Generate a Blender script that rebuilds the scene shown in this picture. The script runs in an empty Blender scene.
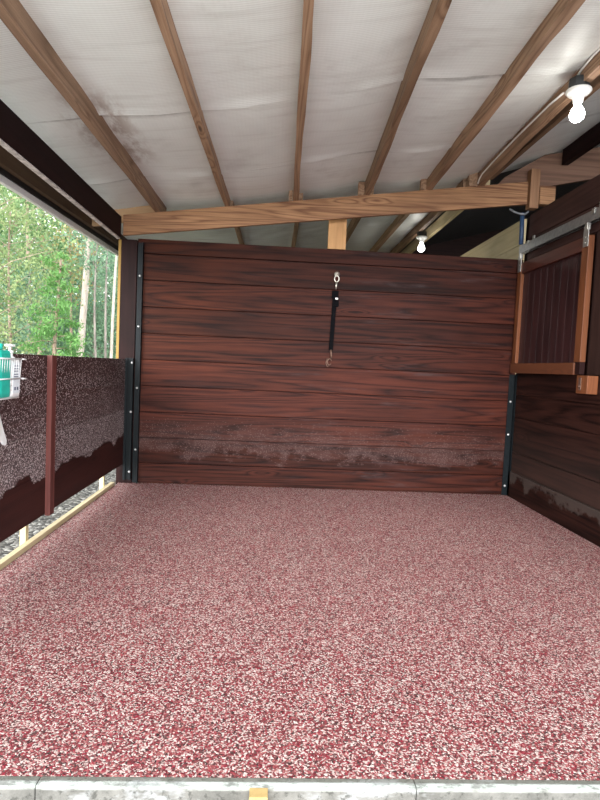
import bpy, bmesh, math, random
import numpy as np
from mathutils import Vector, Matrix
random.seed(7)
rng = np.random.default_rng(11)
scene = bpy.context.scene
COL = scene.collection

# ------------------------------------------------------------------ view
vs = scene.view_settings
vs.view_transform = 'Standard'; vs.look = 'None'; vs.gamma = 1; vs.use_curve_mapping = False
vs.exposure = 1.74

# ------------------------------------------------------------------ node helpers
class NT:
    def __init__(s, nt): s.nt = nt
    def n(s, typ, ins=None, **props):
        nd = s.nt.nodes.new(typ)
        for k, v in props.items(): setattr(nd, k, v)
        for k, v in (ins or {}).items():
            sock = nd.inputs[k]
            if isinstance(v, bpy.types.NodeSocket): s.nt.links.new(v, sock)
            else:
                if sock.type == 'RGBA' and len(v) == 3: v = (*v, 1)
                sock.default_value = v
        return nd
    def math(s, op, a, b=0.0, c=0.0, clamp=False):
        nd = s.nt.nodes.new('ShaderNodeMath'); nd.operation = op; nd.use_clamp = clamp
        for i, v in enumerate((a, b, c)):
            if isinstance(v, bpy.types.NodeSocket): s.nt.links.new(v, nd.inputs[i])
            else: nd.inputs[i].default_value = v
        return nd.outputs[0]
    def vmath(s, op, a, b=(0, 0, 0)):
        nd = s.nt.nodes.new('ShaderNodeVectorMath'); nd.operation = op
        for i, v in enumerate((a, b)):
            if isinstance(v, bpy.types.NodeSocket): s.nt.links.new(v, nd.inputs[i])
            else: nd.inputs[i].default_value = v
        return nd.outputs[0]
    def mix(s, f, a, b, mode='MIX'):
        nd = s.nt.nodes.new('ShaderNodeMix'); nd.data_type = 'RGBA'; nd.blend_type = mode
        for i, v in ((0, f), (6, a), (7, b)):
            if isinstance(v, bpy.types.NodeSocket): s.nt.links.new(v, nd.inputs[i])
            else: nd.inputs[i].default_value = (*v, 1) if (i > 0 and len(v) == 3) else v
        return nd.outputs[2]
    def mr(s, v, a, b, c=0.0, d=1.0, smooth=True):
        nd = s.nt.nodes.new('ShaderNodeMapRange'); nd.interpolation_type = 'SMOOTHSTEP' if smooth else 'LINEAR'
        s.nt.links.new(v, nd.inputs[0])
        for i, q in enumerate((a, b, c, d)):
            if isinstance(q, bpy.types.NodeSocket): s.nt.links.new(q, nd.inputs[i+1])
            else: nd.inputs[i+1].default_value = q
        return nd.outputs[0]
    def noise(s, vec, scale, detail=2, rough=.5, dist=0.0):
        return s.n('ShaderNodeTexNoise', {'Vector': vec, 'Scale': scale, 'Detail': detail, 'Roughness': rough, 'Distortion': dist}).outputs['Fac']
    def vor(s, vec, scale, rnd=1.0):
        return s.n('ShaderNodeTexVoronoi', {'Vector': vec, 'Scale': scale, 'Randomness': rnd})
    def ramp(s, f, stops, interp='LINEAR'):
        nd = s.nt.nodes.new('ShaderNodeValToRGB'); nd.color_ramp.interpolation = interp
        e = nd.color_ramp.elements
        while len(e) > 1: e.remove(e[0])
        e[0].position = stops[0][0]; e[0].color = (*stops[0][1], 1)
        for p, c in stops[1:]:
            q = e.new(p); q.color = (*c, 1)
        s.nt.links.new(f, nd.inputs[0]); return nd.outputs[0]

def new_mat(name):
    m = bpy.data.materials.new(name); m.use_nodes = True
    nt = m.node_tree; b = nt.nodes['Principled BSDF']
    return m, NT(nt), b
def setin(t, b, **kw):
    names = {'col': 'Base Color', 'rough': 'Roughness', 'metal': 'Metallic', 'normal': 'Normal', 'spec': 'Specular IOR Level',
             'coat': 'Coat Weight', 'coatr': 'Coat Roughness', 'emi': 'Emission Color', 'emis': 'Emission Strength', 'trans': 'Transmission Weight'}
    for k, v in kw.items():
        sk = b.inputs[names[k]]
        if isinstance(v, bpy.types.NodeSocket): t.nt.links.new(v, sk)
        else: sk.default_value = (*v, 1) if (sk.type == 'RGBA' and len(v) == 3) else v
def bump(t, h, strength=.3, dist=.002):
    return t.n('ShaderNodeBump', {'Height': h, 'Strength': strength, 'Distance': dist}).outputs[0]
def simple(name, col, rough=.5, metal=0.0, var=.12, scale=30, **kw):
    m, t, b = new_mat(name)
    pos = t.n('ShaderNodeNewGeometry').outputs['Position']
    n = t.noise(pos, scale, 3)
    c = t.mix(t.mr(n, .3, .7), tuple(x*(1-var) for x in col), tuple(min(1, x*(1+var)) for x in col))
    setin(t, b, col=c, rough=rough, metal=metal, **kw)
    return m

def wood(name, ax, dark, light, ring=9.0, contrast=.7, rough=.6, tint=.2, spec=.35, weather=None, stain=None, bumps=.35, knot=.55, coat=0.0):
    """procedural sawn lumber: contour rings of stretched noise, knots, pores; ax = grain axis 0/1/2"""
    m, t, b = new_mat(name)
    pos = t.n('ShaderNodeNewGeometry').outputs['Position']
    bid = t.n('ShaderNodeAttribute', attribute_name='bid').outputs['Fac']
    off = t.n('ShaderNodeCombineXYZ', {'X': t.math('MULTIPLY', bid, 13.7), 'Y': t.math('MULTIPLY', bid, 7.31), 'Z': t.math('MULTIPLY', bid, 5.13)}).outputs[0]
    v = t.vmath('ADD', pos, off)
    def S(al, ac): s = [ac]*3; s[ax] = al; return tuple(s)
    n1 = t.noise(t.vmath('MULTIPLY', v, S(.26, 5.2)), 1.0, 3, .42, .12)
    kv = t.vor(t.vmath('MULTIPLY', v, S(1.5, 6.5)), 1.0)
    kd = kv.outputs['Distance']
    kr = t.n('ShaderNodeSeparateColor', {'Color': kv.outputs['Color']}).outputs[0]
    km = t.math('GREATER_THAN', kr, knot)
    k = t.math('MULTIPLY', t.mr(kd, 0.0, .34, 1.0, 0.0), km)
    field = t.math('ADD', t.math('MULTIPLY', n1, ring), t.math('MULTIPLY', k, 2.2))
    rings = t.math('PINGPONG', field, .5)
    rings = t.math('MULTIPLY', rings, 2.0)
    rings = t.math('POWER', rings, 1.8)
    fine = t.noise(t.vmath('MULTIPLY', v, S(4, 160)), 1.0, 3, .65)
    mid = t.noise(t.vmath('MULTIPLY', v, S(1.6, 42)), 1.0, 4, .65)
    big = t.noise(t.vmath('MULTIPLY', v, S(.9, 3.0)), 1.0, 3, .6)
    f = t.math('ADD', t.math('MULTIPLY', rings, contrast*.75), t.math('MULTIPLY', t.mr(mid, .36, .66), contrast*.42))
    f = t.math('ADD', f, t.math('MULTIPLY', t.math('SUBTRACT', fine, .5), contrast*.7), clamp=True)
    c = t.mix(f, light, dark)
    c = t.mix(t.mr(big, .45, .72, 0, .42), c, tuple(x*.62 for x in dark))
    hv = t.n('ShaderNodeTexWhiteNoise', {'W': t.math('MULTIPLY', bid, 91.7)}, noise_dimensions='1D').outputs['Value']
    val = t.mr(hv, 0, 1, 1-tint, 1+tint, False)
    cc = t.n('ShaderNodeCombineColor', {'Red': val, 'Green': val, 'Blue': val}).outputs[0]
    c = t.mix(1.0, c, cc, 'MULTIPLY')
    core = t.math('MULTIPLY', t.mr(kd, .03, .11, 1, 0), km)
    c = t.mix(t.math('MULTIPLY', core, .8), c, tuple(x*.3 for x in dark))
    r = rough
    if weather:
        wc, amt = weather
        wn = t.noise(t.vmath('MULTIPLY', v, S(1.1, 5.0)), 1.0, 4, .65)
        c = t.mix(t.math('MULTIPLY', t.mr(wn, .52, .74), amt), c, wc)
    if stain: c = stain(t, c, pos)
    h = t.math('ADD', t.math('MULTIPLY', rings, -.4), fine)
    setin(t, b, col=c, rough=r, spec=spec, normal=bump(t, h, bumps, .0015), coat=coat, coatr=.35)
    return m

# ------------------------------------------------------------------ mesh helpers
def ptag(o, label=None, cat=None, group=None, kind=None):
    if label: o['label'] = label
    if cat: o['category'] = cat
    if group: o['group'] = group
    if kind: o['kind'] = kind
    return o
def empty(name, loc, label, cat, group=None):
    o = bpy.data.objects.new(name, None); COL.objects.link(o)
    o.location = loc; o.empty_display_size = .05
    return ptag(o, label, cat, group)

class MB:
    def __init__(s): s.v = []; s.f = []; s.b = []; s.sm = []
    def add(s, vs_, fs, bid=0.0, smooth=False):
        k = len(s.v)
        s.v += [tuple(p) for p in vs_]; s.b += [bid]*len(vs_)
        for f in fs: s.f.append([k+i for i in f]); s.sm.append(smooth)
        return s
    def box(s, x0, x1, y0, y1, z0, z1, bid=0.0, M=None, bev=0.0):
        bm = bmesh.new(); bmesh.ops.create_cube(bm, size=1)
        for v in bm.verts: v.co = Vector(((x0+x1)/2+v.co.x*(x1-x0), (y0+y1)/2+v.co.y*(y1-y0), (z0+z1)/2+v.co.z*(z1-z0)))
        return s.bm(bm, bid, M, bev)
    def bm(s, bm, bid=0.0, M=None, bev=0.0, smooth=False):
        if bev > 0: bmesh.ops.bevel(bm, geom=bm.edges[:], offset=bev, segments=2, affect='EDGES', profile=.6)
        if M is not None: bmesh.ops.transform(bm, matrix=M, verts=bm.verts)
        bm.verts.ensure_lookup_table(); bm.verts.index_update()
        s.add([v.co[:] for v in bm.verts], [[v.index for v in f.verts] for f in bm.faces], bid, smooth)
        bm.free(); return s
    def prism_xz(s, pts, y0, y1, bid=0.0, bev=0.0):       # polygon in X,Z extruded along Y
        bm = bmesh.new()
        a = [bm.verts.new((x, y0, z)) for x, z in pts]; c = [bm.verts.new((x, y1, z)) for x, z in pts]
        bm.faces.new(a); bm.faces.new(c[::-1]); n = len(pts)
        for i in range(n): bm.faces.new((a[i], c[i], c[(i+1) % n], a[(i+1) % n]))
        bmesh.ops.recalc_face_normals(bm, faces=bm.faces)
        return s.bm(bm, bid, None, bev)
    def tube(s, pts, r, n=8, bid=0.0, closed=False):
        P = [Vector(p) for p in pts]; R = r if isinstance(r, (list, tuple)) else [r]*len(P)
        vs_, fs = [], []; up = None; m = len(P)
        for i, p in enumerate(P):
            d = (P[(i+1) % m]-P[i-1]) if closed else (P[min(i+1, m-1)]-P[max(i-1, 0)])
            d.normalize()
            if up is None:
                up = Vector((0, 0, 1)) if abs(d.z) < .9 else Vector((1, 0, 0))
            a = d.cross(up); a.normalize(); b = a.cross(d); up = b
            for j in range(n):
                q = 2*math.pi*j/n
                vs_.append(p+(a*math.cos(q)+b*math.sin(q))*R[i])
        for i in range(m if closed else m-1):
            for j in range(n):
                i2 = (i+1) % m
                fs.append((i*n+j, i*n+(j+1) % n, i2*n+(j+1) % n, i2*n+j))
        if not closed: fs.append(tuple(range(n))[::-1]); fs.append(tuple((m-1)*n+j for j in range(n)))
        return s.add(vs_, fs, bid, True)
    def lathe(s, prof, c, n=24, axis='z', bid=0.0):       # prof: (r, h)
        vs_, fs = [], []
        for r, h in prof:
            for j in range(n):
                q = 2*math.pi*j/n; u, w = r*math.cos(q), r*math.sin(q)
                p = {'z': (u, w, h), 'y': (u, h, w), 'x': (h, u, w)}[axis]
                vs_.append((c[0]+p[0], c[1]+p[1], c[2]+p[2]))
        m = len(prof)
        for i in range(m-1):
            for j in range(n): fs.append((i*n+j, i*n+(j+1) % n, (i+1)*n+(j+1) % n, (i+1)*n+j))
        fs.append(tuple(range(n))[::-1]); fs.append(tuple((m-1)*n+j for j in range(n)))
        return s.add(vs_, fs, bid, True)
    def build(s, name, mat, parent=None, flat=False):
        V = np.array(s.v, float)
        if parent is not None:
            org = Vector((0, 0, 0)); q = parent
            while q is not None: org = org+q.location; q = q.parent
        else: org = Vector(((V[:, 0].min()+V[:, 0].max())/2, (V[:, 1].min()+V[:, 1].max())/2, V[:, 2].min()))
        me = bpy.data.meshes.new(name)
        me.from_pydata((V-np.array(org)).tolist(), [], s.f)
        at = me.attributes.new('bid', 'FLOAT', 'POINT'); at.data.foreach_set('value', np.array(s.b, np.float32))
        me.polygons.foreach_set('use_smooth', np.array(s.sm, bool) if not flat else np.zeros(len(s.f), bool))
        bm = bmesh.new(); bm.from_mesh(me); bmesh.ops.recalc_face_normals(bm, faces=bm.faces); bm.to_mesh(me); bm.free()
        me.materials.append(mat); me.update()
        o = bpy.data.objects.new(name, me); COL.objects.link(o)
        if parent is not None: o.parent = parent
        else: o.location = org
        return o
def struct(o): o['kind'] = 'structure'; return o

# ------------------------------------------------------------------ the room's measures (metres; camera 1.2 m above the stall floor)
YB = 5.29; XL = -1.35; XR = 2.40; YF = 1.51
def pz(x): return 2.7357+.139*x                            # underside of the purlins

# ------------------------------------------------------------------ materials
# --- rubber crumb floor
m_floor, t, b = new_mat('rubber_crumb')
pos = t.n('ShaderNodeNewGeometry').outputs['Position']
wob = t.n('ShaderNodeTexNoise', {'Vector': pos, 'Scale': 60.0, 'Detail': 1.0}).outputs['Color']
pv = t.vmath('ADD', pos, t.vmath('MULTIPLY', t.vmath('SUBTRACT', wob, (.5, .5, .5)), (.012, .012, .012)))
vo = t.vor(pv, 178.0)
sc = t.n('ShaderNodeSeparateColor', {'Color': vo.outputs['Color']})
drift = t.noise(pos, 6.0, 3)
sel = t.math('ADD', sc.outputs[0], t.math('MULTIPLY', t.math('SUBTRACT', drift, .5), .25))
crumb = t.ramp(sel, [(0, (.012, .006, .007)), (.12, (.06, .014, .016)), (.20, (.115, .002, .010)), (.39, (.20, .005, .020)),
                     (.51, (.24, .068, .072)), (.63, (.39, .285, .262)), (.82, (.53, .445, .41)), (.95, (.28, .08, .075))], 'CONSTANT')
crumb = t.mix(t.math('MULTIPLY', sc.outputs[1], .25), crumb, (.30, .16, .14))
edge = t.mr(vo.outputs['Distance'], .45, .85, 0, .5)
crumb = t.mix(edge, crumb, (.035, .012, .013))
setin(t, b, col=crumb, rough=.75, spec=.3, normal=bump(t, t.math('MULTIPLY', vo.outputs['Distance'], -1.0), .6, .003))

# --- dust and stuck crumb on the walls
def crumb_specks(t, pos, scale, dens, size=.42):
    v = t.vor(pos, scale); r = t.n('ShaderNodeSeparateColor', {'Color': v.outputs['Color']})
    on = t.math('LESS_THAN', r.outputs[0], dens)
    return t.math('MULTIPLY', on, t.mr(v.outputs['Distance'], size*.7, size, 1, 0)), r.outputs[1]
def stain_back(t, c, pos):
    z = t.n('ShaderNodeSeparateXYZ', {'Vector': pos}).outputs
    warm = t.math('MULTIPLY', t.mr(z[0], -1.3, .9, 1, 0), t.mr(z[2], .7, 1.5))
    c = t.mix(t.math('MULTIPLY', warm, .6), c, t.mix(1.0, c, (1.4, 1.35, .85), 'MULTIPLY'))     # more orange upper-left boards, with light from the left opening painted in
    n = t.noise(t.vmath('MULTIPLY', pos, (1.8, 1, 2.6)), 1.9, 6, .68)
    low = t.math('ADD', t.math('MULTIPLY', t.math('SUBTRACT', n, .5), .75), .30)
    d = t.math('SUBTRACT', z[2], low)
    band = t.math('MULTIPLY', t.mr(d, -.03, .05), t.mr(z[2], .36, .72, 1, 0))
    n2 = t.noise(t.vmath('MULTIPLY', pos, (4, 1, 9)), 1.0, 6, .72)
    band = t.math('MULTIPLY', band, t.mr(n2, .30, .62, .15, 1))
    c = t.mix(t.math('MULTIPLY', band, .45), c, (.078, .046, .043))
    s, w = crumb_specks(t, pos, 120.0, t.math('MULTIPLY', band, .55))
    c = t.mix(t.math('MULTIPLY', s, .55), c, (.19, .12, .11))
    streak = t.noise(t.vmath('MULTIPLY', pos, (1.0, 1, 8)), 1.3, 6, .7)
    c = t.mix(t.math('MULTIPLY', t.mr(streak, .55, .72), t.mr(z[0], -.6, 1.0, .05, .5)), c, (.062, .044, .046))
    return c
def stain_left(t, c, pos):
    z = t.n('ShaderNodeSeparateXYZ', {'Vector': pos}).outputs
    n = t.noise(t.vmath('MULTIPLY', pos, (1, 2.6, 0)), 1.0, 4, .55)
    low = t.math('ADD', t.math('MULTIPLY', t.math('SUBTRACT', n, .5), .36), .44)
    on = t.mr(t.math('SUBTRACT', z[2], low), -.006, .006)
    dens = t.mr(z[2], .42, 1.2, .85, .16, False)
    ln = t.noise(pos, 3.0, 3)
    dens = t.math('MULTIPLY', dens, t.mr(ln, .3, .7, .75, 1.2))
    s, w = crumb_specks(t, pos, 120.0, t.math('MULTIPLY', dens, on), .62)
    c = t.mix(t.math('MULTIPLY', on, t.mr(z[2], .42, .95, .52, .10, False)), c, (.14, .11, .115))
    c = t.mix(s, c, t.mix(w, (.20, .13, .13), (.62, .56, .56)))
    return c
def stain_right(t, c, pos):
    z = t.n('ShaderNodeSeparateXYZ', {'Vector': pos}).outputs
    n = t.noise(t.vmath('MULTIPLY', pos, (1, 2.2, 2.5)), 2.0, 4, .62)
    low = t.math('ADD', t.math('MULTIPLY', t.math('SUBTRACT', n, .5), .55), .17)
    band = t.math('MULTIPLY', t.mr(t.math('SUBTRACT', z[2], low), -.02, .04), t.mr(z[2], .2, .95, 1, 0))
    board = t.mr(z[2], .25, .262, 1, 0)
    amt = t.math('ADD', t.math('MULTIPLY', band, .25), t.math('MULTIPLY', t.math('MULTIPLY', band, board), .4))
    return t.mix(amt, c, (.082, .064, .056))

W_back = wood('stained_wall_planks', 0, (.0105, .0028, .0024), (.060, .0150, .0088), ring=13, contrast=.92, rough=.55, tint=.3, spec=.10, bumps=.6, knot=.42, weather=((.036, .016, .016), .25), stain=stain_back)
W_left = wood('half_wall_boards', 1, (.018, .0055, .005), (.042, .012, .010), ring=7, contrast=.6, rough=.5, tint=.12, spec=.2, stain=stain_left)
W_right = wood('stall_wall_boards', 1, (.0095, .0038, .003), (.040, .0145, .0105), ring=10, contrast=1.0, rough=.55, tint=.3, spec=.1, stain=stain_right)
W_stainx = wood('dark_stained_lumber_x', 0, (.018, .008, .008), (.05, .02, .018), ring=7, rough=.55)
W_stainy = wood('dark_stained_lumber_y', 1, (.007, .003, .0035), (.017, .006, .006), ring=7, rough=.6, spec=.1)
W_stainz = wood('dark_stained_lumber_z', 2, (.010, .0045, .0045), (.026, .010, .0095), ring=7, rough=.55, spec=.1)
W_batten = wood('red_stained_batten', 2, (.055, .015, .013), (.13, .038, .032), ring=6, rough=.5)
W_beam = wood('pine_beam', 0, (.12, .047, .020), (.33, .175, .085), ring=20, contrast=.95, rough=.6, knot=.35, bumps=.3)
W_purlin = wood('brown_purlin', 1, (.15, .080, .045), (.37, .235, .15), ring=14, contrast=.85, rough=.65, knot=.4)
W_outer = wood('eave_lumber', 1, (.055, .030, .014), (.12, .070, .035), ring=7, rough=.7)
W_tan_x = wood('tan_pine_x', 0, (.28, .15, .07), (.48, .31, .17), ring=7, contrast=.5, rough=.6)
W_tan_z = wood('tan_pine_z', 2, (.28, .13, .05), (.50, .28, .12), ring=6, contrast=.5, rough=.6)
W_pale_y = wood('pale_pine_y', 1, (.42, .32, .17), (.66, .55, .34), ring=6, contrast=.45, rough=.6, knot=.7)
W_pale_z = wood('pale_pine_z', 2, (.50, .40, .20), (.70, .60, .36), ring=6, contrast=.4, rough=.6, knot=.8)
W_orange_z = wood('orange_cedar_z', 2, (.085, .025, .009), (.175, .058, .021), ring=6, contrast=.6, rough=.5)
W_orange_y = wood('orange_cedar_y', 1, (.058, .017, .008), (.12, .040, .017), ring=6, contrast=.6, rough=.5)
W_redrail = wood('red_cedar_rail', 1, (.045, .013, .009), (.105, .032, .021), ring=6, contrast=.7, rough=.45)
W_panel = wood('maroon_panel_boards', 2, (.016, .006, .007), (.045, .016, .016), ring=8, contrast=.8, rough=.38, tint=.3, weather=((.10, .08, .08), .2))
W_grey = wood('grey_board', 2, (.07, .06, .055), (.15, .13, .12), ring=7, rough=.7)
m_black = simple('black_steel', (.006, .009, .011), .5, .0, spec=.15)
m_bolt = simple('zinc_bolt', (.62, .62, .62), .35, .6)
m_alu = simple('galvanized_rail', (.30, .31, .32), .4, .75)
m_strapsteel = simple('hanger_steel', (.42, .41, .39), .4, .8)
m_chrome = simple('worn_nickel', (.62, .58, .52), .3, .9)
m_rust = simple('rusty_snap', (.20, .12, .09), .5, .7)
m_web = simple('black_webbing', (.004, .004, .005), .8, spec=.05)
m_white = simple('white_plastic', (.80, .80, .80), .4, var=.03)
m_wire = simple('white_coated_wire', (.74, .74, .74), .35, var=.05)
m_teal = simple('teal_plastic', (.02, .42, .33), .3, var=.08)
m_label = simple('bottle_label', (.70, .74, .78), .45, var=.05)
m_ink = simple('label_ink', (.10, .12, .18), .5)
m_cable = simple('white_cable', (.74, .72, .70), .5, var=.04)
m_box = simple('dark_junction_box', (.022, .024, .027), .45)
m_porcelain = simple('white_porcelain', (.80, .80, .78), .3, var=.03)
m_blue = simple('blue_pipe', (.028, .060, .13), .45)
m_greycord = simple('grey_cord', (.16, .17, .19), .6)
m_whitepaint = simple('white_fascia_metal', (.88, .88, .88), .4, var=.03)
m_darkmetal = simple('dark_drip_edge', (.012, .012, .012), .6)
m_bulb, t, b = new_mat('lit_bulb')
setin(t, b, col=(1, 1, 1), emi=(1.0, .98, .93), emis=7.0, rough=.3)
# --- insulation
m_ceil, t, b = new_mat('foil_insulation')
pos = t.n('ShaderNodeNewGeometry').outputs['Position']
xyz = t.n('ShaderNodeSeparateXYZ', {'Vector': pos}).outputs
big = t.noise(pos, 1.3, 4, .6)
c = t.mix(t.mr(big, .35, .7), (.80, .825, .80), (.72, .735, .71))
rib = t.math('SINE', t.math('MULTIPLY', xyz[1], 420.0))
rib2 = t.math('SINE', t.math('MULTIPLY', xyz[0], 260.0))
weave = t.math('ADD', rib, t.math('MULTIPLY', rib2, .18))
c = t.mix(t.mr(weave, -.9, 1.1, .0, .26), c, (.46, .45, .43))
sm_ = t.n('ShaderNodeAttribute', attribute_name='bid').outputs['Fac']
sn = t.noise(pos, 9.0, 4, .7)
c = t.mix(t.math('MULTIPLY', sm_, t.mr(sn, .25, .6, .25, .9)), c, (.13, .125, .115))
st = t.noise(t.vmath('MULTIPLY', pos, (2.5, 1.0, 1)), 3.2, 5, .7)
near = t.math('MULTIPLY', t.mr(t.math('ABSOLUTE', t.math('ADD', xyz[0], 1.15)), .05, .30, 1, 0), t.math('MULTIPLY', t.mr(xyz[1], 3.0, 3.45), t.mr(xyz[1], 4.0, 4.45, 1, 0)))
c = t.mix(t.math('MULTIPLY', near, t.mr(st, .40, .62, 0, .75)), c, (.26, .17, .12))
dirt = t.noise(pos, 2.2, 5, .65)
hs = t.noise(t.vmath('MULTIPLY', pos, (1.2, 16, 1)), 1.0, 4, .65)
c = t.mix(t.mr(hs, .48, .72, 0, .32), c, (.50, .49, .46))
c = t.mix(t.mr(dirt, .52, .78, 0, .35), c, (.34, .31, .28))
shiny = t.mr(xyz[0], 1.3, 1.75, 0, 1)
cr = t.noise(pos, 38.0, 3, .7)
h = t.math('ADD', t.math('MULTIPLY', weave, .12), t.math('MULTIPLY', cr, t.math('MULTIPLY', shiny, 1.0)))
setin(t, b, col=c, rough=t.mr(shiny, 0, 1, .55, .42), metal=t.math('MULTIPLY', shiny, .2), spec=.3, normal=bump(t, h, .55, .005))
m_roof = simple('roof_sheet', (.07, .07, .072), .8)
# --- concrete
m_conc, t, b = new_mat('worn_concrete')
pos = t.n('ShaderNodeNewGeometry').outputs['Position']
xyz = t.n('ShaderNodeSeparateXYZ', {'Vector': pos}).outputs
n = t.noise(pos, 7.0, 6, .68); n2 = t.noise(pos, 45.0, 3, .7); n3 = t.noise(t.vmath('MULTIPLY', pos, (3, 6, 6)), 2.2, 4, .6)
c = t.mix(t.mr(n, .3, .7), (.075, .073, .066), (.165, .16, .147))
c = t.mix(t.mr(n3, .52, .62, 0, .8), c, (.24, .245, .245))
c = t.mix(t.mr(n2, .52, .68, 0, .75), c, (.035, .035, .03))
lip = t.math('MULTIPLY', t.mr(xyz[1], 1.466, 1.474), t.math('MULTIPLY', t.mr(xyz[1], 1.486, 1.496, 1, 0), t.mr(xyz[2], -.013, -.006)))
lipn = t.noise(t.vmath('MULTIPLY', pos, (1, 2, 2)), 16.0, 4, .7)
c = t.mix(t.math('MULTIPLY', lip, t.mr(lipn, .36, .55, .25, .95)), c, (.46, .50, .46))
top = t.math('MULTIPLY', t.mr(xyz[1], 1.488, 1.498), t.mr(xyz[2], -.02, -.01))
c = t.mix(t.math('MULTIPLY', top, .5), c, (.11, .11, .085))
setin(t, b, col=c, rough=.85, normal=bump(t, n2, .6, .006))
# --- gravel and forest ground
m_gravel, t, b = new_mat('grey_chip_gravel')
pos = t.n('ShaderNodeNewGeometry').outputs['Position']
v = t.vor(pos, 42.0); s = t.n('ShaderNodeSeparateColor', {'Color': v.outputs['Color']})
c = t.ramp(s.outputs[0], [(0, (.025, .025, .022)), (.3, (.09, .085, .075)), (.6, (.18, .172, .155)), (.85, (.34, .33, .30))], 'CONSTANT')
c = t.mix(t.mr(t.noise(pos, 4.0, 4), .45, .7, 0, .6), c, (.09, .08, .065))
setin(t, b, col=c, rough=.9, normal=bump(t, t.math('MULTIPLY', v.outputs['Distance'], -1), 1.0, .015))
m_ground, t, b = new_mat('leaf_litter_ground')
pos = t.n('ShaderNodeNewGeometry').outputs['Position']
n = t.noise(pos, 1.4, 6, .7); n2 = t.noise(pos, 25.0, 4, .7)
c = t.mix(t.mr(n, .4, .65), (.20, .165, .11), (.15, .20, .07))
c = t.mix(t.mr(n2, .45, .7, 0, .6), c, (.30, .26, .19))
setin(t, b, col=c, rough=.95, normal=bump(t, n2, .8, .03))
m_front, t, b = new_mat('pale_gravel_yard')
pos = t.n('ShaderNodeNewGeometry').outputs['Position']
n = t.noise(pos, 2.0, 6, .7); n2 = t.noise(pos, 60.0, 3, .7)
c = t.mix(t.mr(n, .35, .7), (.60, .585, .55), (.72, .71, .68))
c = t.mix(t.mr(n2, .5, .75, 0, .5), c, (.28, .26, .23))
setin(t, b, col=c, rough=.95, normal=bump(t, n2, .6, .01))
def leafmat(name, a, bcol, trans=.45):
    m, t, p = new_mat(name)
    bid = t.n('ShaderNodeAttribute', attribute_name='bid').outputs['Fac']
    c = t.mix(bid, a, bcol)
    setin(t, p, col=c, rough=.5, spec=.3)
    tr = t.n('ShaderNodeBsdfTranslucent', {'Color': c})
    mx = t.n('ShaderNodeMixShader', {0: trans, 1: p.outputs[0], 2: tr.outputs[0]})
    t.nt.links.new(mx.outputs[0], t.nt.nodes['Material Output'].inputs[0])
    return m
def barkmat(name, a, bcol):
    m, t, p = new_mat(name)
    pos = t.n('ShaderNodeNewGeometry').outputs['Position']
    n = t.noise(t.vmath('MULTIPLY', pos, (9, 9, 2.0)), 1.5, 5, .7)
    setin(t, p, col=t.mix(t.mr(n, .35, .68), a, bcol), rough=.9, normal=bump(t, n, .7, .02))
    return m

# ------------------------------------------------------------------ floor, kerb, ground
o = struct(MB().box(-1.475, XR+.02, YF, YB+.03, -.05, 0).build('floor', m_floor))
o['label'] = 'stall floor of red and cream rubber crumb'
mb = MB(); xs = [-4.0, -.62, .46, 1.27, 4.2]
for i in range(4): mb.box(xs[i]+.0008, xs[i+1]-.0008, 1.470, YF, -.16, -.001, i, None, .004)
struct(mb.build('concrete_kerb', m_conc))
struct(MB().box(-4.0, 6.0, -9.0, 1.468, -.30, -.16).build('yard_ground', m_front))
struct(MB().box(-4.0, -1.60, 1.55, 12, -.25, -.07).build('gravel_strip', m_gravel))
struct(MB().box(-60, -4.0, -9, 70, -.30, -.10).build('forest_ground', m_ground))
struct(MB().box(-4.0, 6, 12, 70, -.30, -.10).build('rear_ground', m_ground))
struct(MB().box(-1.6, 6.0, YB+.10, 12, -.25, -.06).build('next_bay_ground', simple('dark_dirt', (.07, .055, .045), .95, 0, .3, 8)))
struct(MB().box(2.47, 6.0, 1.55, YB+.10, -.25, -.06).build('barn_ground', simple('barn_dirt', (.07, .055, .045), .95, 0, .3, 8)))

# pale edging board along the left edge of the floor, and its stakes
o = MB().box(-1.515, -1.477, 1.55, 5.16, -.06, .032, .3, None, .003).build('edging_board', W_pale_y)
ptag(o, 'long pale timber edging board along the left edge of the red floor', 'board')
for (y, lab) in ((3.47, 'pale wooden stake under the half wall, the nearer of the two'), (5.03, 'pale wooden stake under the half wall, close to the corner post')):
    o = MB().box(-1.575, -1.537, y-.02, y+.02, -.07, .17, y, None, .002).build('wooden_stake', W_pale_z)
    ptag(o, lab, 'stake')
o = MB().box(-.022, .030, 1.432, 1.468, -.16, .002, .7, None, .002).build('wooden_peg', wood('yellow_peg', 2, (.24, .16, .06), (.36, .26, .11), ring=5, contrast=.5, rough=.7))
ptag(o, 'short pale wooden peg standing against the front of the concrete kerb', 'peg')

# ------------------------------------------------------------------ back wall
mb = MB()
zt = 2.355
edges = [0, .200, .450, .700, .954, 1.208, 1.460, 1.712, 1.966, 2.217, zt]
for i in range(10):
    d = [0, .002, -.003, .001, -.002, .003, 0, -.003, .002, 0][i]
    mb.box(XL, XR, YB+d, YB+.045, edges[i]+.0025, edges[i+1]-.0025, i*.37+.2, None, .004)
mb.box(XL+.02, XR-.02, YB+.03, YB+.07, .01, zt-.01, .5)
o = struct(mb.build('wall_back', W_back)); o['label'] = 'back wall of reddish brown horizontal planks'

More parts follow.
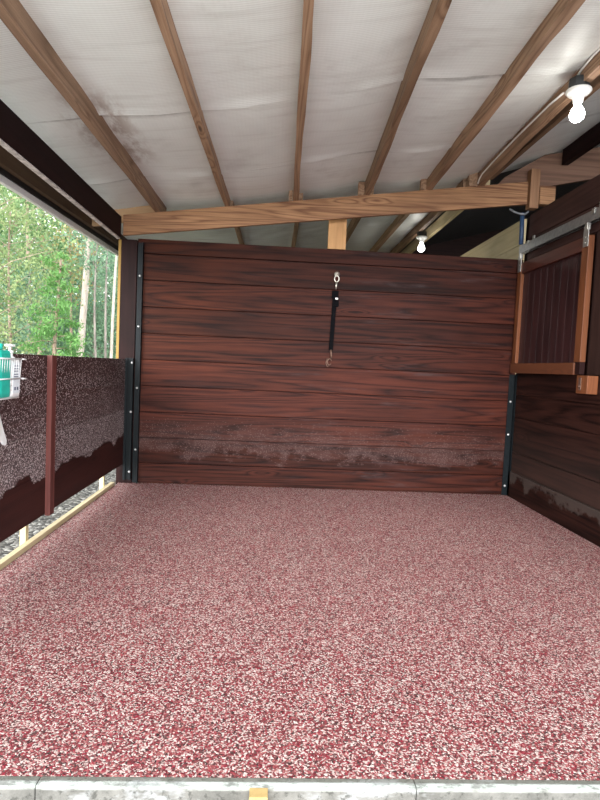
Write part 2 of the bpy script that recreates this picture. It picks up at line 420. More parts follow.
# tie strap on the back wall
tx, ty = .552, YB-.012
root = empty('tie_strap', (tx, YB-.003, 1.21), 'black webbing tie strap with snap hooks hanging on the plank back wall', 'strap')
mb = MB(); mb.lathe([(.0, 0), (.024, 0), (.026, .003), (.020, .006), (0, .006)], (tx+.012, YB-.010, 2.115), 16, 'y')
mb.tube([(tx+.012+.016*math.cos(a), YB-.018-.006*math.sin(a), 2.11+.012*math.sin(a)) for a in np.linspace(0, 2*math.pi, 14)[:-1]], .004, 6, closed=True)
mb.build('eye_plate', m_chrome, root)
mb = MB(); mb.tube([(tx+.010+.022*math.cos(a), YB-.022, 2.068+.030*math.sin(a)) for a in np.linspace(0, 2*math.pi, 18)[:-1]], .0055, 8, closed=True)
mb.tube([(tx+.010, YB-.022, 2.04), (tx+.008, YB-.022, 2.005), (tx+.007, YB-.022, 1.965)], [.007, .010, .006], 8)
mb.build('snap_hook', m_chrome, root)
mb = MB()
pts = [(tx+.004, 1.945), (tx-.001, 1.85), (tx-.008, 1.6), (tx-.014, 1.38)]
for i in range(3):
    (xa, za), (xb, zb) = pts[i], pts[i+1]
    for off, w in ((.012, .021), (.020, .018)):
        bm = bmesh.new()
        q = [bm.verts.new(p) for p in ((xa-w, YB-off, za), (xa+w, YB-off, za), (xb+w, YB-off, zb), (xb-w, YB-off, zb),
                                       (xa-w, YB-off-.005, za), (xa+w, YB-off-.005, za), (xb+w, YB-off-.005, zb), (xb-w, YB-off-.005, zb))]
        for f in ((0, 1, 2, 3), (7, 6, 5, 4), (0, 4, 5, 1), (1, 5, 6, 2), (2, 6, 7, 3), (3, 7, 4, 0)): bm.faces.new([q[k] for k in f])
        mb.bm(bm)
st_ = mb.build('strap', m_web, root)
mb = MB(); mb.box(tx-.030, tx+.033, YB-.034, YB-.010, 1.885, 1.955, 0, None, .006)
mb.box(tx-.018, tx+.040, YB-.036, YB-.012, 1.80, 1.86, 0, None, .006); mb.build('keeper', m_web, root)
mb = MB(); mb.box(tx+.004, tx+.030, YB-.038, YB-.034, 1.868, 1.885, 0, None, .001); mb.build('buckle', m_white, root)
mb = MB()
mb.tube([(tx-.015, YB-.016, 1.385), (tx-.008, YB-.018, 1.34), (tx-.006, YB-.018, 1.30)], [.010, .008, .009], 8)
mb.tube([(tx-.022+.020*math.cos(a), YB-.016, 1.265+.030*math.sin(a)) for a in np.linspace(.3, 5.6, 14)], .005, 6)
mb.tube([(tx-.045, YB-.014, 1.30), (tx-.055, YB-.014, 1.25), (tx-.040, YB-.014, 1.215), (tx-.022, YB-.014, 1.232)], .005, 6)
mb.build('snap_hook', m_rust, root)

# ------------------------------------------------------------------ left side
mb = MB()
zed = [.192, .46, .72, .97, 1.205]; 
for i in range(4): mb.box(-1.465, -1.425+[0, .001, -.001, .0][i], 1.62, 5.235, zed[i]+.0012, zed[i+1]-.0012, i*.41+.1, None, .002)
wl = struct(mb.build('wall_left', W_left)); wl['label'] = 'low half wall of dark boards flecked with rubber crumb'
o = MB().box(-1.424, -1.392, 3.455, 3.525, .185, 1.205, .6, None, .003).build('batten', W_batten, wl); o['label'] = 'reddish upright batten'
# corner post
root = empty('corner_post', (-1.43, 5.35, 0), 'dark stained square post at the left corner of the back wall', 'post')
MB().box(-1.50, -1.352, 5.272, 5.42, -.05, 2.335, .3, None, .004).build('post', W_stainz, root)
o = MB().box(-1.528, -1.502, 5.275, 5.40, 1.0, 2.33, .8, None, .003).build('side_board', wood('yellow_pine_edge', 2, (.30, .17, .035), (.42, .26, .06), ring=5, rough=.6), root); o['label'] = 'yellowish raw edge board'
def channel(x0, x1, y0, y1, z0, z1, bolts, label, lip):
    root = empty('steel_channel', ((x0+x1)/2, y1, z0), label, 'channel')
    mb = MB(); mb.box(x0, x1, y1-.006, y1, z0, z1); mb.box(x1-.006, x1, y0, y1-.006, z0, z1)
    if lip: mb.box(x0, x0+.006, y0, y1-.006, z0, z1); mb.box(x1-.02, x1, y0-.006, y0, z0, z1); mb.box(x0, x0+.02, y0-.006, y0, z0, z1)
    mb.build('channel', m_black, root)
    for z in bolts:
        bx = x1-.010 if lip else (x0+x1)/2-.004; by = y0-.006 if lip else y1-.006
        MB().lathe([(0, 0), (.011, 0), (.012, -.003), (.009, -.009), (0, -.010)], (bx, by, z), 10, 'y').build('bolt', m_bolt, root)
channel(-1.425, -1.352, 5.236, 5.268, .04, 1.215, (1.17, .70, .12), 'short black steel channel at the far end of the half wall', True)
channel(-1.345, -1.288, 5.235, 5.284, .005, 2.31, (2.0, 1.52, .93, .33), 'tall black steel angle down the left end of the plank wall', False)
channel(2.335, 2.394, 5.235, 5.284, .005, 1.22, (.95, .62, .10), 'black steel angle in the right corner below the hatch', False)

# header and eave
o = MB().box(-1.505, -1.462, 1.5, 5.12, 2.312, 2.503, .2, None, .003).build('header_beam', W_stainy)
ptag(o, 'nearly black stained header beam along the left side opening', 'beam')
o = MB().box(-1.498, -1.466, 1.5, 5.11, 2.299, 2.3105, .2, None, .002).build('pale_strip', simple('pale_mottled_strip', (.48, .43, .41), .7, 0, .35, 22))  # separate pale mottled strip just below the header
ptag(o, 'pale strip along the underside of the dark header beam', 'strip')
o = MB().prism_xz([(-1.80, 2.388), (-1.76, 2.388), (-1.76, 2.525), (-1.80, 2.525)], 1.5, 9.4, .5).build('eave_board', W_outer)
def eave_slant(o, y0, z_at_y0, k):                      # boards under the eave climb a little towards the rear
    for v in o.data.vertices:
        v.co.z += k*(o.location.y+v.co.y-y0)
eave_slant(o, 3.57, 0, .022)
ptag(o, 'brown eave board outside the dark header, under the roof edge', 'board')
o = MB().box(-1.812, -1.801, 1.5, 9.4, 2.350, 2.40, 0).build('drip_edge', m_darkmetal); eave_slant(o, 3.57, 0, .022)
ptag(o, 'thin black drip strip between eave board and white fascia', 'strip')
o = MB().box(-1.845, -1.813, 1.5, 9.4, 2.306, 2.362, 0, None, .004).build('white_fascia', m_whitepaint); eave_slant(o, 3.57, 0, .022)
ptag(o, 'white metal fascia along the left roof edge against the trees', 'fascia')

# ------------------------------------------------------------------ roof beam across the back, blocks
def sb(x): return 2.537+.133*x                          # beam underside (x measured from the camera axis)
root = empty('roof_beam', (.45, 5.17, 2.33), 'long brown sloping roof beam above the plank back wall', 'beam')
MB().prism_xz([(-1.455, sb(-1.455)), (2.335, sb(2.335)), (2.335, pz(2.335)-.003), (-1.455, pz(-1.455)-.003)], 5.15, 5.19, .37, .003).build('beam', W_beam, root)
o = MB().prism_xz([(-1.755, 2.425), (-1.51, 2.450), (-1.51, 2.545), (-1.755, 2.50)], 5.196, 5.234, .9, .003).build('rafter_tail', W_tan_x)
ptag(o, 'rafter tail sticking out under the eave past the dark header', 'board')
o = MB().prism_xz([(-1.75, 2.45), (-1.19, 2.53), (-1.19, 2.665), (-1.75, 2.578)], 5.25, 5.288, .13, .003).build('blocking_board', W_tan_x)
ptag(o, 'short tan board behind the left end of the roof beam', 'board')
o = MB().prism_xz([(.462, 2.3565), (.636, 2.3565), (.636, sb(.6)+.13), (.462, sb(.5)+.13)], 5.292, 5.332, .4, .003).build('cripple_stud', W_tan_z)
ptag(o, 'short orange-tan upright stud between roof beam and back wall', 'stud')
o = MB().box(2.338, 2.425, 5.105, 5.19, 2.80, 3.165, .2, None, .004).build('beam_end_block', W_orange_z)
o.data.materials[0] = wood('brown_block', 2, (.16, .075, .037), (.30, .16, .085), ring=6, rough=.6)
ptag(o, 'upright brown block fixed at the right end of the roof beam', 'block')
o = MB().box(2.43, 2.58, 5.10, 5.18, 2.84, 3.01, .6, None, .004).build('spacer_block', W_beam)
ptag(o, 'small brown block right of the beam end, above the dark boards', 'block')
o = MB().prism_xz([(2.05, 3.02), (2.12, 3.10), (2.50, 3.335), (3.85, 3.60), (3.85, 3.33), (2.5, 3.03), (2.33, 2.95)], 5.20, 5.24, .77, .003).build('ridge_rafter', wood('ridge_rafter_wood', 0, (.085, .042, .028), (.20, .11, .075), ring=8, rough=.65))
ptag(o, 'dull brown rafter rising to the right past the beam end', 'rafter')

# ------------------------------------------------------------------ purlins
PX = [(-1.189, -1.167, .050, .118), (-.571, -.528, .043, .085), (.057, .102, .048, .100), (.656, .775, .050, .140), (1.276, 1.358, .056, .105), (1.745, 1.845, .050, .118)]   # left edge at depth 2.4 and 5.15, width, height
ordn = ['brown roof purlin nearest the dark left header', 'second brown roof purlin from the left header', 'middle brown roof purlin running straight overhead',
        'brown roof purlin just right of the middle one', 'brown roof purlin left of the one that carries the lamp cable', 'brown roof purlin carrying the near bare bulb and white cable']
for i, (xa, xb, w, d) in enumerate(PX):
    zb = pz((xa+xb)/2+w/2)
    mb = MB(); n = 26; ys = np.linspace(1.6, 5.42, n)
    rows = []
    for k, y in enumerate(ys):
        x = xa+(xb-xa)*(y-2.4)/2.75                      # waney edges: the width and the lower edge wander a little
        a = .004*math.sin(y*2.1+i*1.7)+.003*math.sin(y*6.3+i); e = .004*math.sin(y*3.1+i*2.2)+.002*math.sin(y*9+i)
        if i == 4: e += .012*math.exp(-((y-2.62)/.16)**2)
        rows.append([(x+a*.5, y, zb+e*.4), (x+w+a*.5+e, y, zb+a*.4), (x+w+a*.4, y, zb+d), (x+a*.4, y, zb+d)])
    V = [p for r in rows for p in r]; Fc = []
    for k in range(n-1):
        for j in range(4): Fc.append((k*4+j, k*4+(j+1) % 4, (k+1)*4+(j+1) % 4, (k+1)*4+j))
    Fc += [(3, 2, 1, 0), tuple((n-1)*4+j for j in range(4))]
    mb.add(V, Fc, i*.53+.11)
    o = mb.build('roof_purlin', W_purlin); ptag(o, ordn[i], 'purlin', 'exposed roof purlins')
# splice blocks standing on the beam next to purlins
for x, w, h, lab in ((.062, .036, .15, 'small brown splice block on the beam beside the middle purlin'), (.712, .058, .12, 'small brown splice block on the beam, right of the tie strap line'),
                (1.300, .054, .11, 'small brown splice block on the beam beside the fifth purlin'), (1.758, .082, .14, 'small brown splice block on the beam where the cable ends')):
    zb = pz(x)
    o = MB().box(x, x+w, 5.135, 5.19, zb-.0, zb+h, x+2, None, .003).build('splice_block', W_purlin)
    ptag(o, lab, 'block', 'splice blocks on the roof beam')
# purlins of the bay behind
nb = ['rear bay purlin seen under the left part of the roof beam', 'rear bay purlin seen under the beam left of the middle', 'rear bay purlin seen under the beam near the middle', 'rear bay purlin seen under the beam left of the far bulb', 'rear bay purlin seen under the beam that carries the far bulb']
for i, (x, w, d) in enumerate([(-1.1, .04, .1), (-.50, .04, .085), (.155, .045, .10), (.83, .045, .12), (1.365, .048, .11)]):
    if i == 0: continue
    o = MB().box(x, x+w, 5.245, 9.3, pz(x)+.004, pz(x)+d, i*.77+3, None, .003).build('rear_purlin', W_purlin)
    ptag(o, nb[i], 'purlin', 'purlins of the bay behind the wall')
o = MB().box(1.955, 2.0, 5.245, 9.3, pz(1.95)-.01, pz(1.95)+.12, 9.1, None, .003).build('rear_purlin', W_pale_y)
ptag(o, 'pale lit purlin behind the wall, just right of the far bulb', 'purlin', 'purlins of the bay behind the wall')
o = MB().box(1.735, 1.785, 5.245, 9.3, pz(1.75), pz(1.75)+.12, 8.1, None, .003).build('rear_purlin', W_purlin)
ptag(o, 'brown rear bay purlin directly above the far bulb', 'purlin', 'purlins of the bay behind the wall')
o = MB().box(1.925, 1.965, 1.65, 5.10, pz(1.92)+.03, pz(1.92)+.17, 4.4, None, .003).build('doubled_purlin', wood('tan_double', 1, (.07, .038, .022), (.15, .09, .052), ring=7, rough=.6))
ptag(o, 'dark brown doubled purlin just right of the bare bulb lamp', 'purlin')
o = MB().box(2.66, 2.72, 1.65, 5.18, 3.24, 3.44, 5.4, None, .003).build('ridge_purlin', W_stainy)
ptag(o, 'dark purlin above the boards over the hatch, at the upper right', 'purlin')

# ------------------------------------------------------------------ ceiling: sagging insulation strips, lapped at seams
def cz(x):
    xs_ = [-2.0, -1.155, -.53, .105, .745, 1.345, 1.82, 1.95, 2.7, 4.1]
    zs_ = [pz(-2.0)+.10, pz(-1.155)+.112, pz(-.53)+.080, pz(.105)+.094, pz(.745)+.132, pz(1.345)+.098, pz(1.82)+.112, pz(1.95)+.15, 3.40, 3.78]
    return float(np.interp(x, xs_, zs_))
PC = [-2.0, -1.155, -.53, .105, .745, 1.345, 1.82]
def sag(x, y):
    for a, b_ in zip(PC[:-1], PC[1:]):
        if a <= x <= b_:
            u = (x-a)/(b_-a); return -math.sin(math.pi*u)*(.016+.007*math.sin(y*2.3+a*5)+.005*math.sin(y*5.1+a*9))
    return 0
mb = MB(); seams = [1.6, 2.22, 3.36, 4.44, 5.55, 6.7, 7.9, 9.4]
for k in range(len(seams)-1):
    y0, y1 = seams[k]-.03, seams[k+1]+.03
    nx = 90; ny = 44; V = []; Fc = []; B = []; xe = 4.05 if k < 4 else 1.96
    for j in range(ny+1):
        y = y0+(y1-y0)*j/ny
        for i in range(nx+1):
            x = -1.80+(xe+1.80)*i/nx
            z = cz(x)+sag(x, y)
            lapd = .006*math.exp(-((y-y1)/.05)**2)*(1.2+math.sin(x*7+k*3))*(1 if x < 1.9 else 0)
            tuck = .004 if False else 0
            z += -lapd + .010*math.exp(-((y-y0)/.12)**2) + .0025*math.sin(x*11+y*5+k)*math.sin(y*9+x*3)
            yy = y+.018*math.sin(x*3.3+k*2)+.01*math.sin(x*8.1)+ (-.06*x if k < 4 else 0)
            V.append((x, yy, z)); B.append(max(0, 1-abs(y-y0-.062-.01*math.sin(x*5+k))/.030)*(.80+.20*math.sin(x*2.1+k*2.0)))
    for j in range(ny):
        for i in range(nx): Fc.append((j*(nx+1)+i, j*(nx+1)+i+1, (j+1)*(nx+1)+i+1, (j+1)*(nx+1)+i))
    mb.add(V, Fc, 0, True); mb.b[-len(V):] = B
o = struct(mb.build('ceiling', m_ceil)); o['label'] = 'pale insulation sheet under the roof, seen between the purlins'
mb = MB()
mb.prism_xz([(-1.80, cz(-1.80)+.05), (1.95, cz(1.95)+.05), (2.7, cz(2.7)+.05), (4.06, cz(4.06)+.05), (4.06, cz(4.06)+.09), (2.7, cz(2.7)+.09), (1.95, cz(1.95)+.09), (-1.80, cz(-1.80)+.09)], 1.6, 9.45)
struct(mb.build('roof_deck', m_roof))
o = struct(MB().box(4.07, 4.12, 1.5, 9.45, -.1, 3.9).build('wall_far_light_stop', W_stainz))  # wall added to shut out light and leave a dark void
o = struct(MB().prism_xz([(-1.4, -.1), (4.06, -.1), (4.06, cz(4.06)+.06), (2.7, cz(2.7)+.06), (1.95, cz(1.95)+.06), (-1.4, cz(-1.4)+.06)], 9.455, 9.5).build('wall_rear_light_stop', W_stainx))  # closing wall added so the rear bay stays dark

# ------------------------------------------------------------------ right wall
mb = MB(); zr = [0, .255, .452, .80, 1.02, 1.236]
for i in range(5): mb.box(XR-(.012 if i == 0 else 0), XR+.045, 1.55, 5.288, zr[i]+.002, zr[i+1]-.002, i*.47+.3, None, .004)
mb.box(XR+.02, XR+.06, 1.55, 5.25, .01, 1.23, .5)
wr = struct(mb.build('wall_right', W_right)); wr['label'] = 'dark board wall on the right, below and above the hatch'
mb = MB()
for z0, z1, bid in ((2.33, 2.535, 3.1), (2.54, 2.765, 3.6)): mb.box(XR, XR+.04, 1.55, 5.215, z0+.001, z1-.001, bid, None, .003)
mb.build('upper_boards', wood('upper_wall_boards', 1, (.022, .0095, .0085), (.055, .025, .022), ring=9, rough=.6, spec=.2), wr)
MB().box(XR+.006, XR+.05, 3.86, 4.075, 1.238, 2.33, .5, None, .003).build('jamb', wood('jamb_board', 2, (.022, .011, .009), (.055, .028, .023), ring=8, rough=.6, spec=.1), wr)
mb = MB()
for k in range(17): mb.box(XR+.02, XR+.045, 1.56+k*.135, 1.56+k*.135+.131, 1.238, 2.33, k*.3, None, .002)
mb.build('grey_infill', W_grey, wr)
# the wall goes on behind, in raw boards
mb = MB()
for z0, z1, bid in ((1.9, 2.14, .2), (2.14, 2.36, .6), (2.36, 2.52, 1.1), (2.52, 2.775, 1.7)): mb.box(XR+.005, XR+.045, 5.37, 9.4, z0+.002, z1-.002, bid, None, .003)
mb.box(XR+.005, XR+.045, 5.37, 9.4, 0, 1.9, 2.5)
o = struct(mb.build('wall_right_rear', W_pale_y)); o['label'] = 'raw pale boards of the right wall behind the stall'

# sliding hatch
root = empty('sliding_hatch', (2.36, 4.67, 1.235), 'sliding wooden hatch with orange frame and maroon board panel on the right wall', 'hatch')
Y0, Y1 = 4.055, 5.255; xo, xi = 2.335, 2.39
mb = MB()
nb_ = 9; wv = (Y1-.075-(Y0+.085))/nb_
for k in range(nb_): mb.box(xo+.030, xi-.004, Y0+.085+k*wv+.001, Y0+.085+(k+1)*wv-.001, 1.30, 2.24, k*.61+.1, None, .002)
mb.build('panel', W_panel, root)
MB().box(xo, xi-.01, Y0, Y0+.088, 1.335, 2.30, .2, None, .003).build('stile', W_orange_z, root)
MB().box(xo, xi-.01, Y1-.078, Y1, 1.332, 2.285, .7, None, .003).build('stile', W_orange_z, root)
MB().box(xo+.004, xi-.01, Y0+.089, Y1-.079, 2.195, 2.30, .3, None, .003).build('top_rail', W_redrail, root)
MB().box(xo-.004, xi-.01, Y0+.075, Y1+.01, 1.236, 1.330, .4, None, .003).build('bottom_rail', W_orange_y, root)
o = MB().box(xo+.006, xi-.01, Y0+.004, Y0+.070, 1.24, 1.333, .9, None, .002).build('foot', W_stainz, root); o['label'] = 'dark foot piece'
for y in (Y0+.035, Y1-.04):
    mb = MB(); mb.box(xo-.007, xo-.001, y-.034, y+.034, 2.215, 2.375, 0, None, .002)
    mb.box(xo-.010, xo+.02, y-.016, y+.016, 2.345, 2.395, 0, None, .003)
    hg = mb.build('hanger', m_strapsteel, root)
    for z in (2.245, 2.285): MB().lathe([(0, 0), (.008, 0), (.008, -.006), (0, -.007)], (xo-.007, y, z), 8, 'x').build('bolt', m_strapsteel, hg)
root = empty('hatch_track', (2.35, 4.0, 2.40), 'long galvanised sliding track above the hatch on the right wall', 'track')
mb = MB(); y0, y1 = 2.75, 5.255
mb.box(xo, xo+.05, y0, y1, 2.470, 2.475); mb.box(xo, xo+.004, y0, y1, 2.40, 2.470); mb.box(xo+.046, xo+.05, y0, y1, 2.40, 2.470)
mb.box(xo, xo+.014, y0, y1, 2.396, 2.40); mb.box(xo+.036, xo+.05, y0, y1, 2.396, 2.40)
mb.build('rail', m_alu, root)
for y in (4.02, 5.08):
    mb = MB(); mb.box(xo-.006, xo+.06, y-.018, y+.018, 2.478, 2.486, 0, None, .001); mb.box(xo+.05, xo+.06, y-.018, y+.018, 2.44, 2.54, 0, None, .001)
    mb.box(xo-.006, xo-.001, y-.018, y+.018, 2.445 if y < 5 else 2.46, 2.486, 0, None, .001)
    mb.build('bracket', m_strapsteel, root)
root = empty('hatch_guide_block', (2.36, 3.95, 1.09), 'small orange wooden guide block under the near corner of the hatch', 'block')
MB().box(2.315, 2.398, 3.90, 4.045, 1.095, 1.232, .4, None, .004).build('block', W_orange_z, root)
mb = MB(); mb.box(2.309, 2.314, 3.975, 4.01, 1.12, 1.215, 0, None, .001); mb.lathe([(0, 0), (.009, 0), (.009, -.008), (0, -.009)], (2.309, 3.99, 1.15), 8, 'x')
mb.build('latch_plate', m_rust, root)
# blue pipe and cord in the right corner
o = MB().tube([(2.345, 5.245, 2.49), (2.342, 5.245, 2.62), (2.335, 5.24, 2.79)], .021, 10).build('blue_pipe', m_blue)
ptag(o, 'blue upright pipe in the right corner under the beam end', 'pipe')
o = MB().tube([(2.20, 5.225, 2.815), (2.24, 5.21, 2.785), (2.30, 5.205, 2.768), (2.345, 5.205, 2.765), (2.375, 5.21, 2.79), (2.38, 5.215, 2.83)], .010, 8).build('grey_cord', m_greycord)
ptag(o, 'grey cord looped over the top of the blue pipe', 'cord')

# ------------------------------------------------------------------ lamps
def lamp(x, y, z, label, power):
    root = empty('bulb_lamp', (x, y, z), label, 'lamp')
    q = 1.22
    def sc_(p): return [(a*q, h*q) for a, h in p]
    mb = MB(); mb.lathe(sc_([(.0, .024), (.050, .024), (.052, .0), (.052, -.025), (.047, -.028), (0, -.028)]), (x, y, z), 8); mb.build('junction_box', m_box, root, flat=True)
    MB().lathe(sc_([(0, -.028), (.060, -.029), (.062, -.036), (.048, -.050), (.030, -.058), (.024, -.085), (.022, -.09), (0, -.09)]), (x, y, z), 24).build('lamp_holder', m_porcelain, root)
    MB().lathe(sc_([(0, -.091), (.014, -.092), (.018, -.105), (.030, -.125), (.036, -.145), (.033, -.165), (.020, -.178), (0, -.182)]), (x, y, z), 20).build('bulb', m_bulb, root)
    L = bpy.data.lights.new('bulb_light', 'POINT'); L.energy = power; L.color = (1, .95, .86); L.shadow_soft_size = .035
    lo = bpy.data.objects.new('bulb_light', L); COL.objects.link(lo); lo.location = (x, y, z-.29)
lamp(1.785, 3.335, 3.0, 'bare bulb lamp with dark junction box under the near right purlin', .6)
lamp(1.80, 6.92, 2.96, 'bare bulb lamp in the bay beyond the plank back wall', .5)
o = MB().tube([(1.838, 5.13, 3.00), (1.838, 5.10, 3.03), (1.832, 5.02, 3.05), (1.822, 4.7, 3.062), (1.803, 4.2, 3.062), (1.785, 3.7, 3.050), (1.775, 3.50, 3.03)], .007, 6).build('lamp_cable', m_cable)
ptag(o, 'white cable along the purlin from the bare bulb to the beam', 'cable')
o = MB().tube([(1.775, 3.38, 3.035), (1.768, 3.30, 3.06), (1.764, 3.16, 3.075), (1.755, 2.95, 3.07), (1.745, 2.75, 3.06), (1.734, 2.4, 3.06), (1.705, 1.65, 3.06)], .007, 6).build('lamp_cable', m_cable)
ptag(o, 'white cable leading from the bare bulb off to the upper right', 'cable')

# ------------------------------------------------------------------ basket on the half wall
bx0, bx1, by0, by1, bz0, bz1 = -1.421, -1.30, 2.52, 2.855, .980, 1.178
root = empty('wire_basket', ((bx0+bx1)/2, (by0+by1)/2, bz0), 'white wire basket hung on the dark half wall at the left edge', 'basket')
ins = .012
def loop(z, e): return [(bx0+.004, by0+e, z), (bx1-e, by0+e, z), (bx1-e, by1-e, z), (bx0+.004, by1-e, z)]
mb = MB()
for z, e, r in ((bz1, 0, .0042), (bz1-.10, .004, .0042), (bz0, ins, .003)):
    L = loop(z, e)
    for a in range(4): mb.tube([L[a], L[(a+1) % 4]], r, 6)
for z in (bz1, bz1-.10): mb.tube([(bx1, by1-.01, z), (bx1+.004, by1+.03, z-.002)], .0042, 6)
mb.build('rim', m_wire, root)
mb = MB()
for k in range(14):
    y = by0+.014+(by1-by0-.028)*k/13
    mb.tube([(bx1, y, bz1), (bx1-ins, y, bz0), (bx0+.006, y, bz0), (bx0+.004, y, bz1)], .002, 5)
for k in range(6):
    x = bx0+.012+(bx1-bx0-.03)*k/5
    mb.tube([(x, by1, bz1), (x, by1-ins, bz0), (x, by0+ins, bz0), (x, by0, bz1)], .002, 5)
for z in (1.02, 1.045, 1.13): 
    L = loop(z, ins*.6)
    for a in range(4): mb.tube([L[a], L[(a+1) % 4]], .002, 5)
mb.build('mesh', m_wire, root)
for y in (2.6, 2.78): MB().tube([(bx0+.004, y, bz1), (bx0+.006, y, 1.209), (bx0-.03, y, 1.211), (bx0-.047, y, 1.209), (bx0-.047, y, 1.15)], .003, 6).build('hook', m_wire, root)
# pump bottle
cx, cy = -1.3385, 2.80
root = empty('pump_bottle', (cx, cy, .984), 'white pump bottle standing in the wire basket', 'bottle')
def rbox(mb, x0, x1, y0, y1, z0, z1, bev): return mb.box(x0, x1, y0, y1, z0, z1, 0, None, bev)
mb = MB(); rbox(mb, cx-.033, cx+.033, cy-.048, cy+.048, .984, 1.175, .016); mb.lathe([(.030, 1.165), (.024, 1.185), (.014, 1.19), (.014, 1.205), (0, 1.205)], (cx, cy, 0), 14); mb.build('body', m_white, root)
mb = MB(); rbox(mb, cx+.0325, cx+.0345, cy-.036, cy+.036, 1.005, 1.16, .0); lb = mb.build('label', m_label, root); lb['label'] = 'pale printed bottle label'
for z in (1.142, 1.128, 1.116, 1.100, 1.088, 1.076): MB().box(cx+.0345, cx+.0352, cy-.026, cy+.022+.006*math.sin(z*90), z-.0025, z+.0025).build('print_line', m_ink, lb)
for y in (-.014, .012): MB().box(cx+.0345, cx+.0352, cy+y-.008, cy+y+.008, 1.020, 1.036).build('print_mark', m_ink, lb)
mb = MB(); mb.lathe([(0, 1.206), (.017, 1.206), (.017, 1.218), (.006, 1.220), (.006, 1.238), (.013, 1.240), (.013, 1.25), (0, 1.252)], (cx, cy, 0), 14)
mb.box(cx-.010, cx+.010, cy-.035, cy+.038, 1.238, 1.250, 0, None, .004); mb.build('pump', m_white, root)
cy2 = 2.688
root = empty('teal_bottle', (cx, cy2, .984), 'teal green bottle in the wire basket, cut by the picture edge', 'bottle')
mb = MB(); rbox(mb, cx-.036, cx+.036, cy2-.062, cy2+.062, .984, 1.222, .022); mb.build('body', m_teal, root)
mb = MB(); mb.lathe([(0, 1.223), (.024, 1.223), (.024, 1.246), (.020, 1.250), (0, 1.250)], (cx, cy2-.01, 0), 16); mb.build('cap', m_teal, root)
# white scoop end hanging below the basket
root = empty('hanging_scraper', (-1.405, 2.76, .72), 'white plastic blade hanging on the half wall below the wire basket', 'scraper')
mb = MB()
bm = bmesh.new()
prof = [(a+.078, b) for a, b in [(2.842, .722), (2.832, .716), (2.815, .722), (2.74, .80), (2.70, .90), (2.72, .93), (2.765, .90), (2.81, .80), (2.846, .742)]]
a = [bm.verts.new((-1.419, y, z)) for y, z in prof]; c_ = [bm.verts.new((-1.407, y, z)) for y, z in prof]
bm.faces.new(a); bm.faces.new(c_[::-1])
for i in range(len(prof)): bm.faces.new((a[i], c_[i], c_[(i+1) % len(prof)], a[(i+1) % len(prof)]))
mb.bm(bm, 0, None, .002); mb.build('blade', m_white, root)
MB().tube([(-1.412, 2.786, .925), (-1.412, 2.768, .955), (-1.416, 2.768, .975)], .006, 8).build('handle', m_white, root)

# ------------------------------------------------------------------ trees beyond the half wall
GROUND = -.10
class Leaves:
    def __init__(s): s.c = []; s.n = []
    def cloud(s, c, r, n, squash=1.0): pass
def leaf_mesh(name, P, size, mat, parent, aspect=.55, droop=.3, cl=None):
    n = len(P); P = np.asarray(P, float)
    d = rng.normal(size=(n, 3)); d[:, 2] -= droop; d /= np.linalg.norm(d, axis=1)[:, None]
    r = rng.normal(size=(n, 3)); s = np.cross(d, r); s /= np.linalg.norm(s, axis=1)[:, None]
    nn = np.cross(d, s)
    L = (size*rng.uniform(.6, 1.35, n))[:, None]
    a = P-d*L*.5; c = P+d*L*.5; m = P+nn*L*.08
    V = np.stack([a, m+s*L*aspect*.5, c, m-s*L*aspect*.5], 1).reshape(-1, 3)
    V -= np.array(parent.location)
    me = bpy.data.meshes.new(name); me.vertices.add(4*n); me.vertices.foreach_set('co', V.ravel().astype(np.float32))
    me.loops.add(4*n); me.loops.foreach_set('vertex_index', np.arange(4*n, dtype=np.int32))
    me.polygons.add(n); me.polygons.foreach_set('loop_start', np.arange(0, 4*n, 4, dtype=np.int32))
    me.polygons.foreach_set('loop_total', np.full(n, 4, np.int32)) if False else None
    me.update(calc_edges=True)
    at = me.attributes.new('bid', 'FLOAT', 'POINT'); at.data.foreach_set('value', np.repeat(np.clip(.35*rng.uniform(0, 1, n)+.65*cl, 0, 1), 4).astype(np.float32))
    me.materials.append(mat); me.validate()
    o = bpy.data.objects.new(name, me); COL.objects.link(o); o.parent = parent
    return o
